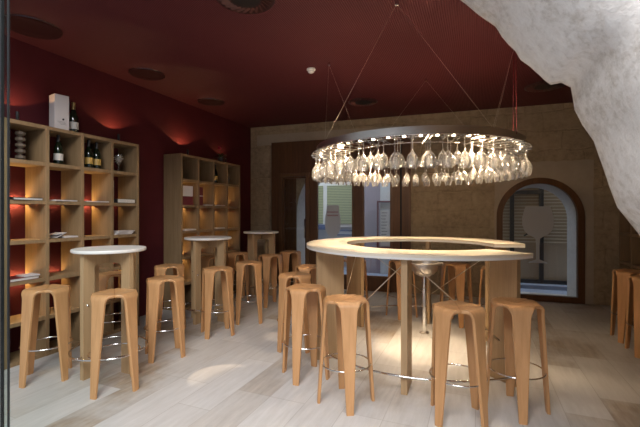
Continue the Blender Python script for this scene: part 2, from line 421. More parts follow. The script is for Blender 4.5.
for row, n_ in ((1.375, 9), (1.315, 10)):
    for k in range(n_):
        x = -2.415 - .10 + k*.2/n_
        add_box(bm, x, x+.014, -.039, -.0365, row-.014, row+.014); 
        if k % 2: add_box(bm, x+.002, x+.018, -.039, -.0365, row-.003 + (k % 3)*.006, row+.003+(k % 3)*.006)
build('film_lettering', bm, simple('red_film_lettering', (.35, .16, .17), .6), scr)

# skirting along right part of the back wall is not present in the photo; stone meets the floor

# ------------------------------------------------------------------ front wall: rough pale limestone arch
pts = [(.62, 0), (.66, .45), (.66, .9), (.60, 1.18), (.477, 1.31), (.42, 1.369), (.391, 1.466), (.356, 1.592), (.325, 1.65), (.303, 1.703), (.292, 1.781), (.26, 1.802), (.231, 1.796), (.21, 1.816),
       (.167, 1.867), (.136, 1.896), (.121, 1.927), (.098, 1.955), (.076, 1.988), (.056, 2.031), (.01, 2.076), (-.044, 2.138), (-.14, 2.25), (-.3, 2.42), (-.55, 2.60), (-.95, 2.80), (-1.5, 2.93), (-2.2, 2.98),
       (-2.9, 2.97), (-3.4, 2.93), (-3.85, 2.7), (-4.05, 2.3), (-4.08, 1.6), (-4.08, .8), (-4.08, 0)]
fine = []
for i in range(len(pts)-1):
    a, b_ = pts[i], pts[i+1]; L = math.dist(a, b_); k = max(1, int(L/.022) if -.3 < a[0] < .7 and a[1] > 1.0 else int(L/.12))
    for j in range(k): fine.append((a[0]+(b_[0]-a[0])*j/k, a[1]+(b_[1]-a[1])*j/k))
fine.append(pts[-1])
cen = (-1.7, 1.0)
layers = [(3.2, 1.62, 0), (.5, 1.60, 0), (.12, 1.58, 0), (.01, 1.54, .3), (0, 1.50, .35), (.004, 1.44, .6), (.018, 1.37, .9), (.045, 1.30, 1), (.085, 1.235, 1), (.13, 1.18, 1), (.18, 1.14, 1), (.24, 1.11, 1), (.31, 1.085, 1),
          (.39, 1.07, 1), (.48, 1.06, 1), (.58, 1.05, 1), (.7, 1.045, 1), (.85, 1.04, 1), (1.1, 1.04, .6), (3.2, 1.04, 0)]
bm = bmesh.new(); rings = []
sm = []
for i in range(len(fine)):      # smoothed outward direction
    a = fine[max(0, i-26)]; b_ = fine[min(len(fine)-1, i+26)]
    dx, dz = b_[0]-a[0], b_[1]-a[1]; l = math.hypot(dx, dz); nx, nz = dz/l, -dx/l
    if nx*(fine[i][0]-cen[0]) + nz*(fine[i][1]-cen[1]) < 0: nx, nz = -nx, -nz
    sm.append((nx, nz))
def avg(i, w_=30):
    q = [fine[min(len(fine)-1, max(0, j))] for j in range(i-w_, i+w_+1)]
    return sum(p[0] for p in q)/len(q), sum(p[1] for p in q)/len(q)
soft = [avg(i) for i in range(len(fine))]
for off, y, amp in layers:
    ring = []
    for i, (x, z) in enumerate(fine):
        k2 = smooth01(off/.16)*smooth01((x+.5)/.3)*smooth01((z-.9)/.3); x, z = x+(soft[i][0]-x)*k2, z+(soft[i][1]-z)*k2; rx, rz = x-cen[0], z-cen[1]; rl = math.hypot(rx, rz)
        k = min(1, .35+off/.3); dx, dz = sm[i][0]*(1-k)+rx/rl*k, sm[i][1]*(1-k)+rz/rl*k
        px, pz = x + dx*off, z + dz*off
        p = Vector((px*5, y*5, pz*5)); nv = noise.noise(p)*.5 + noise.noise(p*2.7)*.28 + noise.noise(p*7)*.14
        s = amp*.022
        X, Y, Z = px + dx*nv*s*.5, y - nv*s*1.6, pz + dz*nv*s*.5
        if z <= 0.001: Z = 0
        ring.append(bm.verts.new((X, Y, max(0, Z))))
    rings.append(ring)
for k in range(len(rings)-1):
    for i in range(len(fine)-1):
        bm.faces.new((rings[k][i], rings[k][i+1], rings[k+1][i+1], rings[k+1][i]))
o = build('wall_front', bm, M['white_stone'], smooth=True)
tag(o, kind='structure')

# glass door leaf at the far left of the opening
g = thing('glass_door', 'greenish glass door edge with dark seals at the extreme left', 'door', (-1.86, 1.0, 0))
box('pane', -.75, -.003, -.006, .006, .01, 2.7, M['door_glass'], g)
box('seal', -.008, -.001, -.004, .004, 0, 2.72, M['dark'], g, .002)
box('seal', -.052, -.046, -.0072, .0072, 0, 2.72, M['dark'], g, .002)

# street behind the camera side and behind the back wall
tag(box('floor_2', -9, 9, -7, .2, -.14, -.02, M['street']), kind='structure')
bm = bmesh.new(); add_box(bm, -8, 6, .4, 9, -.16, -.04); 
tag(build('floor_3', bm, M['street'], **WL), kind='structure')

# ------------------------------------------------------------------ buildings over the street
M['facade'] = simple('white_render', (.62, .64, .66), .8)
M['blind'] = None
m, nt, b = newmat('green_blind'); M['blind'] = m
tc = N(nt, 'ShaderNodeTexCoord'); wv = N(nt, 'ShaderNodeTexWave', Scale=7.5); wv.bands_direction = 'Z'
nt.links.new(tc.outputs['Object'], wv.inputs['Vector'])
nt.links.new(ramp(nt, wv.outputs['Fac'], [(.1, (.16, .17, .08)), (.5, (.40, .42, .22))]), b.inputs['Base Color'])
M['bluesill'] = simple('blue_sill', (.10, .14, .26), .6)
M['lilac'] = simple('lilac_reflection', (.36, .30, .35), .8)  # colour stands in for pinkish reflections in the narrow pane
M['shop'] = simple('taupe_shop_panel', (.42, .33, .24), .6)
M['shop_glass'] = simple('shop_glass', (.07, .065, .06), .15)
M['greyframe'] = simple('dark_grey_frame', (.03, .03, .032), .4)
M['slat'] = simple('pale_slat', (.66, .58, .45), .6)
bA = thing('building', 'white rendered house across the street seen through the glazed entrance screen', 'building', (0, WC, 0), WANG)
box('wall', -6.5, -1.9, 3.0, 3.3, -.04, 4.0, M['facade'], bA)
wf = box('window_frame', -4.35, -2.68, 2.93, 3.0, 1.0, 2.16, M['white'], bA)
for x0, x1 in ((-4.28, -3.54), (-3.43, -2.74)):
    box('pane', x0, x1, 2.91, 2.935, 1.08, 2.08, M['blind'], wf)
box('sill', -4.4, -3.40, 2.84, 2.96, .93, 1.06, M['bluesill'], bA)
bm = bmesh.new()
for k in range(8): add_box(bm, -3.25, -2.70, 2.9, 2.94, .12 + k*.11, .15 + k*.11)
build('louvre', bm, M['bluesill'], bA)
bB = thing('building', 'white facade with lilac reflection seen through the narrow pane right of the goblet film', 'building', (0, WC, 0), WANG)
box('wall', -2.50, -1.88, 2.2, 2.5, -.04, 4.0, M['lilac'], bB)  # not a house wall: carries the painted pink reflection
box('pilaster', -1.90, -1.66, 2.1, 2.3, -.04, 4.0, M['facade'], bB)
sf = build('sign_board', frame_bm(-1.97, -1.60, .55, 1.64, .04, 2.03, 2.09), simple('maroon_board', (.14, .03, .04), .5), bB)
bm = bmesh.new(); add_box(bm, -1.89, -1.70, 2.05, 2.08, .62, 1.42); build('paper', bm, M['card'], sf)
bm = bmesh.new()
for k in range(9): add_box(bm, -1.87, -1.73 - (k % 3)*.02, 2.045, 2.052, 1.36 - k*.07, 1.37 - k*.07)
build('lines_of_text', bm, M['greyframe'], sf)
bC = thing('building', 'taupe shopfront with slatted glazing seen through the arched window', 'building', (0, WC, 0), WANG)
box('wall', -.6, 3.2, 1.55, 1.8, -.04, 3.6, M['shop'], bC)
bm = bmesh.new()
for k in range(16): add_box(bm, .1, 2.2, 1.515, 1.545, .80 + k*.062, .818 + k*.062)
build('slat_panel', bm, M['slat'], bC)
bm = bmesh.new()
for x in (.70, 1.20): add_box(bm, x, x+.07, 1.46, 1.52, .1, 2.1)
add_box(bm, .1, 2.3, 1.46, 1.52, 2.0, 2.08); add_box(bm, .70, 1.27, 1.455, 1.515, 1.72, 1.79); add_box(bm, .1, 2.3, 1.46, 1.52, .03, .10)
build('shop_frame', bm, M['greyframe'], bC)
box('kerb', -.6, 3.2, 1.25, 1.55, -.04, .03, M['street'], bC)
bm = bmesh.new(); add_tube(bm, [(.92, 1.36, .93), (1.16, 1.40, 1.09), (1.19, 1.4, 1.09)], .014); add_tube(bm, [(1.19, 1.4, 1.09), (1.19, 1.4, .72)], .014)
build('handrail', bm, M['greyframe'], bC, smooth=True)
box('awning', -.6, 3.2, 1.4, 1.6, 2.14, 2.2, simple('maroon_awning', (.06, .015, .02), .7), bC)

# ------------------------------------------------------------------ bookcases on the left wall
BX, DX = HILL + .003, -3.765      # back and front
PITCH, RP, TH = .346, .3635, .034
def bookcase(y0, label):
    H = 6*RP; L = 4*PITCH; D = DX - BX
    t = thing('bookcase', label, 'bookcase', (BX, y0, 0))
    for k in range(5):
        ya = k*PITCH - (TH/2 if k else 0); 
        nm = 'side_panel' if k in (0, 4) else 'divider'
        box(nm, 0, D, k*PITCH-TH/2, k*PITCH+TH/2, 0, H, M['shelf_wood'], t, .002)
    for k in range(7):
        z = k*RP
        zz0, zz1 = (z, z+TH) if k == 0 else ((z-TH, z) if k == 6 else (z-TH/2, z+TH/2))
        for c in range(4):
            box('shelf_board', 0.03 if k in (2, 4) else 0, D-.004, c*PITCH+TH/2, (c+1)*PITCH-TH/2, zz0, zz1, M['shelf_wood'], t, .001)
    return t
Y1, Y2 = 2.00, 4.12
bc1 = bookcase(Y1, 'near open oak bookcase with box and champagne on its top')
bc2 = bookcase(Y2, 'far open oak bookcase with a potted flower on its top')
# LED strips behind the boards of both bookcases
def led(y0, col, row, power, part_of):
    yc = y0 + (col+.5)*PITCH; z = row*RP
    s = box('led_strip', .004, .014, (col)*PITCH+.03, (col+1)*PITCH-.03, z-.004, z+.004, M['led'], part_of)
    for sgn in (1, -1):
        light('shelf_led', 'AREA', (BX+.022, yc, z + sgn*.012), power, (1, .64, .26), (R(90+90*sgn) , 0, 0), shape='RECTANGLE', size=.012, size_y=.26)
for col, row, pw in ((0, 4, 1.3), (1, 4, .22), (2, 4, .9), (3, 4, .12), (0, 2, 1.2), (1, 2, .5), (2, 2, .6), (3, 2, .4)): led(Y1, col, row, pw*1.15, bc1)
for col in range(4):
    led(Y2, col, 4, .6, bc2); led(Y2, col, 2, .6, bc2)
# small uplights on top of the bookcases
def uplight(y, label, e):
    t = thing('uplight', label, 'lamp', (BX+.13, y, 6*RP), 0, None)
    lathe('base', [(.03, 0), (.03, .008), (.008, .012), (.008, .05)], M['dark'], t, 16)
    lathe('lamp_head', [(.012, .045), (.014, .05), (.014, .115), (.012, .115), (.010, .095), (.002, .095)], M['dark'], t, 16)
    light('uplight_lamp', 'SPOT', (BX+.13, y, 6*RP+.13), e*.4, (1, .55, .24), (R(180), 0, 0), spot_size=R(128), spot_blend=.06, shadow_soft_size=.012)
uplight(2.19, 'small round uplight on the near bookcase, left of the tall white box', 9)
uplight(3.27, 'small round uplight on the right end of the near bookcase', 11)
uplight(4.44, 'small round uplight on the left end of the far bookcase', 13)
uplight(5.35, 'small round uplight on the right end of the far bookcase beside the plant', 3)

# ---- things on the shelves
def cell(y0, col, row): return (BX + .2, y0 + (col+.5)*PITCH, row*RP + (TH/2 if 0 < row < 6 else (TH if row == 0 else 0)) + .0015)
def bottle(name, loc, label, lab='label_gold', foil='gold', h=.31, rz=0):
    t = thing(name, label, 'bottle', loc, rz)
    s = h/.31
    lathe('bottle_body', [(.040*s, 0), (.043*s, .006*s), (.043*s, .15*s), (.040*s, .175*s), (.026*s, .215*s), (.016*s, .245*s), (.0145*s, .30*s), (.016*s, .302*s), (.016*s, .31*s), (.002, .31*s)], M['bottle'], t, 20)
    lathe('foil', [(.0185*s, .235*s), (.0165*s, .25*s), (.0158*s, .30*s), (.0172*s, .303*s), (.0172*s, .311*s), (.002, .314*s)], M[foil], t, 20)
    bm = bmesh.new(); n = 12; r = .0437*s
    a0, a1 = R(-110), R(60)
    for i in range(n):
        a, b_ = a0+(a1-a0)*i/n, a0+(a1-a0)*(i+1)/n
        bm.faces.new([bm.verts.new((r*math.cos(q), r*math.sin(q), z)) for q, z in ((a, .045*s), (b_, .045*s), (b_, .115*s), (a, .115*s))])
    build('bottle_label', bm, M[lab], t)
    return t
bx = thing('bottle_box', 'tall white champagne gift box standing on the near bookcase', 'box', (BX+.155, Y1+.555, 6*RP+.0015), R(-12))
box('carton', -.065, .065, -.065, .065, 0, .36, M['card'], bx, .002)
bm = bmesh.new(); add_lathe(bm, [(.010, 0), (.010, .0012)], 12)
bmesh.ops.transform(bm, matrix=Matrix.Translation((.0655, .012, .115)) @ Matrix.Rotation(R(90), 4, 'Y'), verts=bm.verts)
build('crest', bm, M['dark'], bx)
bm = bmesh.new()
for k, (a, b_) in enumerate(((-.04, .03), (-.028, .035), (-.015, .04))): add_box(bm, .065, .0662, a, b_, .088-k*.012, .091-k*.012)
build('printed_script', bm, simple('grey_print', (.25, .22, .2), .7), bx)
bottle('champagne_bottle', (BX+.16, Y1+.70, 6*RP+.0015), 'champagne bottle with white label beside the tall white box', 'label_white', 'gold', .33)
c = cell(Y1, 1, 5); bottle('wine_bottle', c, 'dark wine bottle with cream label standing in the near bookcase', 'label_white', 'book_dark', .30)
c = cell(Y1, 2, 5); bottle('champagne_bottle', (c[0]+.03, c[1]-.045, c[2]), 'left dark bottle with gold label in third column of the near bookcase', 'label_gold', 'book_dark', .30)
bottle('champagne_bottle', (c[0]+.02, c[1]+.055, c[2]), 'right dark bottle with gold label in third column of the near bookcase', 'label_gold', 'book_dark', .29)
c = cell(Y2, 2, 5); bottle('wine_bottle', (c[0]+.03, c[1]-.04, c[2]), 'dark wine bottle with pale label in the top row of the far bookcase', 'label_gold', 'book_dark', .29)
c = cell(Y1, 0, 5)
t = thing('glass_ornament', 'tall cut glass vase in the top left corner of the near bookcase', 'vase', c)
bm = bmesh.new()
for k in range(5): add_lathe(bm, [(.012, k*.055+.0), (.042, k*.055+.02), (.042, k*.055+.04), (.014, k*.055+.055)], 8)
build('faceted_stack', bm, M['ornament'], t); lathe('foot', [(.05, 0), (.05, .008), (.01, .012)], M['ornament'], t, 16)
c = cell(Y1, 3, 5)
t = thing('decorated_goblet', 'goblet holding a pale ball of twigs in the top right cell of the near bookcase', 'goblet', c)
lathe('goblet_glass', [(.038, 0), (.038, .004), (.006, .01), (.005, .08), (.03, .11), (.042, .15), (.036, .20)], M['winglass'], t, 16, cap=False)
bm = bmesh.new()
for k in range(60):
    v_ = Vector((random.gauss(0, 1), random.gauss(0, 1), random.gauss(0, 1))).normalized()
    add_tube(bm, [Vector((0, 0, .155)), Vector((0, 0, .155)) + v_*random.uniform(.03, .065)], .0022, 3)
build('twig_ball', bm, M['label_white'], t)
c = cell(Y2, 3, 5)
t = thing('glass_ornament', 'small pale glass ornament in the top right cell of the far bookcase', 'ornament', c)
lathe('ornament_body', [(.03, 0), (.03, .006), (.008, .02), (.02, .05), (.034, .09), (.02, .13), (.008, .15), (.02, .17), (.004, .19)], M['ornament'], t, 14)
# books lying flat
def flat_book(c, dx, dy, w, l, h, mat, label, rz=0, z=0, name='book', group=None):
    t = thing(name, label, 'book', (c[0]+dx, c[1]+dy, c[2]+z), R(rz), group)
    bm = bmesh.new(); add_box(bm, -w/2, w/2, -l/2, l/2, 0, .003); add_box(bm, -w/2, w/2, -l/2, l/2, h-.003, h); add_box(bm, -w/2, w/2, -l/2, -l/2+.003, .003, h-.003)
    build('cover', bm, M[mat], t)
    box('pages', -w/2+.004, w/2-.004, -l/2+.003, l/2-.004, .003, h-.003, M['paper'], t)
    return t
def booklet(c, dx, dy, w, l, h, label, rz=0, z=0, mat='card'):
    bm = bmesh.new(); add_box(bm, -w/2, w/2, -l/2, l/2, 0, h)
    o = build('booklet', bm, M[mat], None, loc=(c[0]+dx, c[1]+dy, c[2]+z), rotz=R(rz)); return tag(o, label, 'booklet')
c = cell(Y1, 0, 4); flat_book(c, .02, 0, .19, .26, .022, 'book_dark', 'closed dark book on the upper lit shelf, left column of the near bookcase', 4)
c = cell(Y1, 1, 4); booklet(c, .03, 0, .17, .23, .012, 'thin pale booklet in second column of the near bookcase, above the leaflet', 5)
c = cell(Y1, 2, 4); booklet(c, .03, 0, .18, .25, .010, 'thin grey booklet lying on the lit shelf in the third column of the near bookcase', -3)
c = cell(Y1, 3, 4); t = flat_book(c, .03, .01, .17, .25, .045, 'book_dark', 'thick black book with white lettering in the right column of the near bookcase', 2)
bm = bmesh.new()
for k, w_ in enumerate((.02, .014, .018, .024, .014, .02)): add_box(bm, .085, .0862, -.09+k*.03, -.09+k*.03+w_, .016, .03)
build('spine_lettering', bm, M['label_white'], t)
c2 = (BX+.2, Y1+3*PITCH+TH/2+.012, c[2])
t = thing('book', 'slim pale book standing upright in the right column of the near bookcase', 'book', c2)
box('cover', -.09, .09, -.008, .008, 0, .25, M['card'], t, .001); box('pages', -.086, .0905, -.005, .005, .004, .246, M['paper'], t)
c = cell(Y1, 1, 3); booklet(c, .03, .06, .15, .14, .014, 'white booklet beside the propped leaflet in the near bookcase', 0)
t = thing('leaflet', 'folded leaflet propped open beside a white booklet in the near bookcase', 'leaflet', (c[0]+.02, c[1]-.06, c[2]), R(5))
for s_ in (0, 1):
    bm = bmesh.new(); add_box(bm, -.08, .08, -.11, .0, 0, .0022, M=Matrix.Translation((0, .075, .05)) @ Matrix.Rotation(R(24 if s_ == 0 else 8), 4, 'X'))
    if s_: bmesh.ops.scale(bm, vec=(1, 1, .93), verts=bm.verts)
    build('page', bm, M['card'], t)
c = cell(Y1, 3, 3)
for k in range(4): booklet(c, .03 + (k % 2)*.008, -.02+k*.012, .16, .22, .010, ['lowest', 'second lowest', 'second highest', 'topmost'][k] + ' pale booklet in the stack in the right column of the near bookcase', (-4, 3, -2, 6)[k], z=.0105*k)
c = cell(Y1, 0, 2)
flat_book(c, .0, -.02, .20, .25, .028, 'book_red', 'dark red book under a pale booklet in the near bookcase', 3)
booklet(c, .03, .05, .14, .13, .012, 'pale booklet on the dark red book in the near bookcase', -4, z=.029)
# far bookcase
def picture_book(c, dx, dy, w, h, mat1, mat2, label):
    t = thing('book', label, 'book', (c[0]+dx, c[1]+dy, c[2]), R(-8))
    box('cover', -.012, .012, -w/2, w/2, 0, h, M[mat1], t, .001)
    box('cover_print', .012, .0135, -w/2+.002, w/2-.002, h*.45, h-.002, M[mat2], t); return t
c = cell(Y2, 0, 4); picture_book(c, .08, -.03, .18, .27, 'book_red', 'card', 'upright book with white upper cover in the left column of the far bookcase')
bm = bmesh.new(); c = cell(Y2, 1, 4)
t = thing('wine_carton', 'pair of small dark red cartons stacked in the second column of the far bookcase', 'carton', (c[0]+.04, c[1]-.10, c[2]))
box('lower_carton', -.05, .05, -.045, .045, 0, .13, M['book_red'], t, .002); box('upper_carton', -.05, .05, -.045, .045, .145, .27, M['book_red'], t, .002); box('band', -.051, .051, -.046, .046, .13, .145, M['card'], t)
booklet(c, .03, .07, .16, .16, .012, 'white booklet lying right of the dark red cartons in the far bookcase')
c = cell(Y2, 2, 4); booklet(c, .03, .0, .16, .22, .010, 'thin booklet lying in the third column of the far bookcase, upper one')
c = cell(Y2, 0, 3); booklet(c, .03, .0, .17, .24, .010, 'lower leaflet of the pair in the left column of the far bookcase', 3); booklet(c, .03, .01, .16, .20, .010, 'upper leaflet of the pair in the left column of the far bookcase', -8, z=.0105)
c = cell(Y2, 2, 3); booklet(c, .03, .0, .16, .22, .014, 'thin booklet lying in the third column of the far bookcase, lower one')
# potted flower
t = thing('potted_flower', 'potted plant with red flower on top of the far bookcase', 'plant', (BX+.16, Y2+3*PITCH+.02, 6*RP+.001))
lathe('pot', [(.035, 0), (.05, .09), (.052, .095), (.046, .095), (.04, .08), (.002, .08)], M['pot'], t, 18)
bm = bmesh.new()
for k in range(26):
    a = random.uniform(0, 2*PI); le = random.uniform(.09, .17); el = random.uniform(.2, 1.1); w_ = .011
    p0 = Vector((0, 0, .09)); prev = None
    for j in range(6):
        s_ = j/5; rr_ = le*s_*math.cos(el); z_ = .09 + le*s_*math.sin(el) - .05*s_*s_
        wd = w_*math.sin(PI*min(1, s_*.92+.08)); tx, ty = -math.sin(a), math.cos(a)
        cur = (bm.verts.new((rr_*math.cos(a)+tx*wd, rr_*math.sin(a)+ty*wd, z_)), bm.verts.new((rr_*math.cos(a)-tx*wd, rr_*math.sin(a)-ty*wd, z_)))
        if prev: bm.faces.new((prev[0], cur[0], cur[1], prev[1]))
        prev = cur
build('leaves', bm, M['leaf'], t)
tube('stem', [(0, 0, .08), (-.01, 0, .17), (-.02, .0, .24)], .003, M['leaf'], t, 6)
bm = bmesh.new()
for k in range(7):
    a = 2*PI*k/7; add_lathe(bm, [(.002, 0), (.012, .012), (.013, .03), (.003, .045)], 8, (-.02+.014*math.cos(a), .014*math.sin(a), .225+.006*(k % 3)))
build('flower', bm, M['petal'], t)

# ------------------------------------------------------------------ bar stools
def stool_arm_bm(ang, part):
    # part: 'leg' from below the bend to the floor; 'seat' = centre and the bend
    TH_ = .021
    prof = []   # (r, z) of outer surface, half width
    if part == 'seat':
        for k in range(7):
            r = .002 + (.118-.002)*k/6; prof.append((r, .742 + .009*smooth01(r/.118), r if r < .1 else .099 - (r-.1)*.25))
        cx, cz, rb = .118, .751-.042, .042
        for k in range(1, 9):
            a = PI/2 - (PI/2 - R(5))*k/8
            r, z = cx + rb*math.cos(a), cz + rb*math.sin(a)
            prof.append((r, z, .094 + (.067-.094)*(k/8)**.8))
        r0, z0 = prof[-1][0], prof[-1][1]
        for k in range(1, 4):
            s_ = k/3*.045; prof.append((r0 + s_*.062, z0 - s_, .067 - .011*(1-(1-k/3)**2)))
    else:
        cx, cz, rb = .118, .709, .042
        r0, z0 = cx + rb*math.cos(R(5)), cz + rb*math.sin(R(5))
        za = z0 - .045; ra = r0 + .045*.062
        for k in range(13):
            s_ = k/12; prof.append((ra + (.207-ra)*s_, za*(1-s_), .056 + (.0248-.056)*s_))
    bm = bmesh.new(); ca, sa = math.cos(ang), math.sin(ang)
    secs = []
    for i, (r, z, hw) in enumerate(prof):
        a = prof[max(0, i-1)]; b_ = prof[min(len(prof)-1, i+1)]
        tr, tz = b_[0]-a[0], b_[1]-a[1]; l = math.hypot(tr, tz); nr, nz = -tz/l, tr/l
        if nz < 0 and nr < 0: nr, nz = -nr, -nz
        nr, nz = (abs(nr), abs(nz))
        if part == 'leg': nr, nz = 1, 0
        ring = []
        e = .004
        for u, dpt in ((-1, e), (-1+e/max(hw, .01), 0), (1-e/max(hw, .01), 0), (1, e), (1, TH_-e), (1-e/max(hw, .01), TH_), (-1+e/max(hw, .01), TH_), (-1, TH_-e)):
            uu = u*hw if hw > .012 else (math.copysign(1, u)*hw)
            R_, Z_ = r - nr*dpt, z - nz*dpt
            if part == 'seat' and hw == r: R_ = r; 
            ring.append(bm.verts.new((R_*ca - uu*sa, R_*sa + uu*ca, max(0, Z_))))
        secs.append(ring)
    for i in range(len(secs)-1):
        for k in range(8): bm.faces.new((secs[i][k], secs[i][(k+1) % 8], secs[i+1][(k+1) % 8], secs[i+1][k]))
    bm.faces.new(secs[0]); bm.faces.new(secs[-1])
    return bm
def join_bms(lst):
    out = bmesh.new(); me = bpy.data.meshes.new('tmp')
    for b_ in lst:
        b_.to_mesh(me); b_.free(); out.from_mesh(me)
    bpy.data.meshes.remove(me); return out
def make_stool(label, loc, rot):
    t = thing('bar_stool', label, 'bar stool', loc, rot)
    sb = join_bms([stool_arm_bm(k*PI/2, 'seat') for k in range(4)])
    build('seat', sb, M['stool'], t, auto=40)
    for k in range(4): build('leg', stool_arm_bm(k*PI/2, 'leg'), M['stool'], t, auto=40)
    t.scale = (1, 1, .988)
    tube('footrest_ring', circle(.178, .283, 40), .0055, M['chrome'], t, 8, True)
    return t
SG = None
stools = [
 ((-.874, 2.602), 27, 'bar stool nearest the viewer left of the round bar, one leg facing front'),
 ((-3.277, 2.037), 5, 'beech bar stool at far left in front of the near bookcase'),
 ((-2.605, 2.122), 7, 'beech bar stool nearest the viewer at the near round table'),
 ((-2.75, 2.785), 8, 'beech bar stool right of the near round table'),
 ((-3.45, 2.80), 10, 'beech bar stool seen between the legs of the near round table'),
 ((-3.36, 3.47), 8, 'beech bar stool left of the middle round table, against the bookcase end'),
 ((-2.697, 3.508), 4, 'beech bar stool standing in front of the middle round table'),
 ((-2.645, 4.07), -12, 'beech bar stool right of the middle round table'),
 ((-3.50, 4.42), 5, 'beech bar stool behind the middle round table, before the far bookcase'),
 ((-2.83, 4.92), 10, 'beech bar stool in front of the far round table'),
 ((-2.79, 5.50), 0, 'beech bar stool right of the far round table, close to the glazed door'),
 ((-3.457, 4.98), 5, 'beech bar stool left of the far round table beside the far bookcase'),
 ((-1.324, 2.888), 2, 'beech bar stool second from the front along the left side of the round bar'),
 ((-1.696, 3.449), -26, 'beech bar stool left of the round bar, behind the front pair'),
 ((-1.80, 4.05), 0, 'bar stool mostly hidden by the left panel of the round bar'),
 ((-.118, 2.68), 57, 'bar stool before the steel bowl, front of the bar, a seat corner facing out'),
 ((.25, 2.945), 7, 'beech bar stool at the right front of the round bar'),
 ((-1.511, 4.82), 10, 'beech bar stool behind the round bar, seen past its left rear panel'),
 ((-.92, 5.04), 5, 'beech bar stool behind the round bar, just left of the steel bowl'),
 ((-.238, 4.96), 20, 'beech bar stool behind the round bar, just right of the steel bowl'),
 ((.20, 4.74), 0, 'beech bar stool behind the round bar, beside its right panel'),
 ((1.525, 5.0), 45, 'beech bar stool by the right wall shelf, the farther of two'),
 ((1.53, 4.56), 45, 'beech bar stool by the right wall shelf, cut by the picture edge'),
]
st0 = None
for (x, y), a, lab in stools:
    if st0 is None: st0 = make_stool(lab, (x, y, 0), R(a))
    else: dup(st0, (x, y, 0), R(a), lab)

# ------------------------------------------------------------------ small round tables
def make_table(label, loc):
    t = thing('round_high_table', label, 'high table', loc)
    lathe('tabletop', [(.280, 1.022), (.288, 1.026), (.29, 1.032), (.29, 1.046), (.287, 1.050), (.001, 1.050)], M['white_edge'], t, 56)
    for k in range(2):
        # crossed upside-down U boards
        ro_, ri_, zt, zo, rad = .255, .160, 1.022, .925, .035
        out = [(-ro_, 0), (-ro_, zt), (ro_, zt), (ro_, 0), (ri_, 0)]
        inner = [(ri_, zo-rad)] + [(ri_-rad+rad*math.cos(a), zo-rad+rad*math.sin(a)) for a in [PI/2*j/5 for j in range(1, 6)]]
        inner2 = [(-x, z) for x, z in reversed(inner)]
        th = .020
        bm = bmesh.new()
        # strips
        def slab(poly):
            f = [bm.verts.new((x, -th, z)) for x, z in poly]; g_ = [bm.verts.new((x, th, z)) for x, z in poly]
            bm.faces.new(f); bm.faces.new(list(reversed(g_)))
            for i in range(len(f)): bm.faces.new((f[i], f[(i+1) % len(f)], g_[(i+1) % len(f)], g_[i]))
        for s_ in (1, -1):
            half = [(s_*ro_, 0), (s_*ro_, zt), (s_*th if k else 0, zt), (s_*th if k else 0, zo)] + [(s_*x, z) for x, z in reversed(inner)] + [(s_*ri_, 0)]
            slab(half)
        if k: bmesh.ops.rotate(bm, cent=(0, 0, 0), matrix=Matrix.Rotation(PI/2, 3, 'Z'), verts=bm.verts)
        build('crossed_panel', bm, M['oak'], t)
    ring = tube('footrest_ring', circle(.302, .185, 56), .0075, M['chrome'], t, 8, True)
    bm = bmesh.new()
    for k in range(4):
        a = k*PI/2; add_tube(bm, [(.253*math.cos(a), .253*math.sin(a), .185), (.302*math.cos(a), .302*math.sin(a), .185)], .008)
    build('ring_bracket', bm, M['chrome'], t, smooth=True)
    bm = bmesh.new()
    for k in range(4):
        a = k*PI/2; ca, sa = math.cos(a), math.sin(a)
        add_tube(bm, [(.22*ca - .028*sa, .22*sa + .028*ca, .60), (.22*ca + .028*sa, .22*sa - .028*ca, .60)], .008)
    build('bolt', bm, M['chrome'], t, smooth=True)
    return t
t1 = make_table('round white-topped high table nearest the viewer, before the near bookcase', (-2.955, 2.36, 0))
dup(t1, (-3.17, 3.935, 0), 0, 'middle one of the three round white-topped high tables')
dup(t1, (-3.33, 5.49, 0), 0, 'farthest of the three round white-topped high tables')

# ------------------------------------------------------------------ big round bar
BC = (-.53, 3.95); RO, RI = 1.155, .745
bar = thing('round_bar', 'large ring-shaped pale wooden bar counter open on its right side', 'bar counter', (BC[0], BC[1], 0))
A0, A1 = R(17), R(360-36)       # from the rear end counter-clockwise to the front end
def ring_part(name, zs, ro_, ri_, mat, n=120, sink=0):
    bm = bmesh.new(); z0, z1 = zs; rows = []
    for i in range(n+1):
        a = A0 + (A1-A0)*i/n
        k = smooth01((a - A0)/R(45)); rO = (ro_-.14) + .14*k
        kf = smooth01((A1 - a)/R(10)); rO2 = rO - .012*(1-kf)
        rI = ri_ - .03*(1-k)
        c_, s_ = math.cos(a), math.sin(a)
        rows.append([bm.verts.new((r*c_, r*s_, z)) for r, z in ((rI, z0), (rO2, z0), (rO2, z1), (rI, z1))])
    for i in range(n):
        for k in range(4): bm.faces.new((rows[i][k], rows[i][(k+1) % 4], rows[i+1][(k+1) % 4], rows[i+1][k]))
    bm.faces.new(rows[0]); bm.faces.new(rows[-1])
    return build(name, bm, mat, bar, auto=40)
m = M['bar_top']
ring_part('countertop', (1.030, 1.050), RO, RI, m)
ring_part('counter_edge', (1.012, 1.030), RO-.001, RI+.001, M['white_edge'])
LEGA = (-37, -88.5, -140, 150, 92, 35)
for a in LEGA:
    ra, rb = (.80, 1.04) if a == -37 else ((.76, .98) if a == 35 else (.84, 1.10))
    bm = bmesh.new(); add_box(bm, ra, rb, -.024, .024, 0, 1.012, .002, Matrix.Rotation(R(a), 4, 'Z'))
    build('panel_leg', bm, M['oak'], bar)
tube('footrail', circle(1.125, .145, 110, a0=R(40), a1=R(322)), .0085, M['chrome'], bar, 8)
bm = bmesh.new()
for a in LEGA[1:5]: add_tube(bm, [(1.098*math.cos(R(a)), 1.098*math.sin(R(a)), .145), (1.125*math.cos(R(a)), 1.125*math.sin(R(a)), .145)], .008)
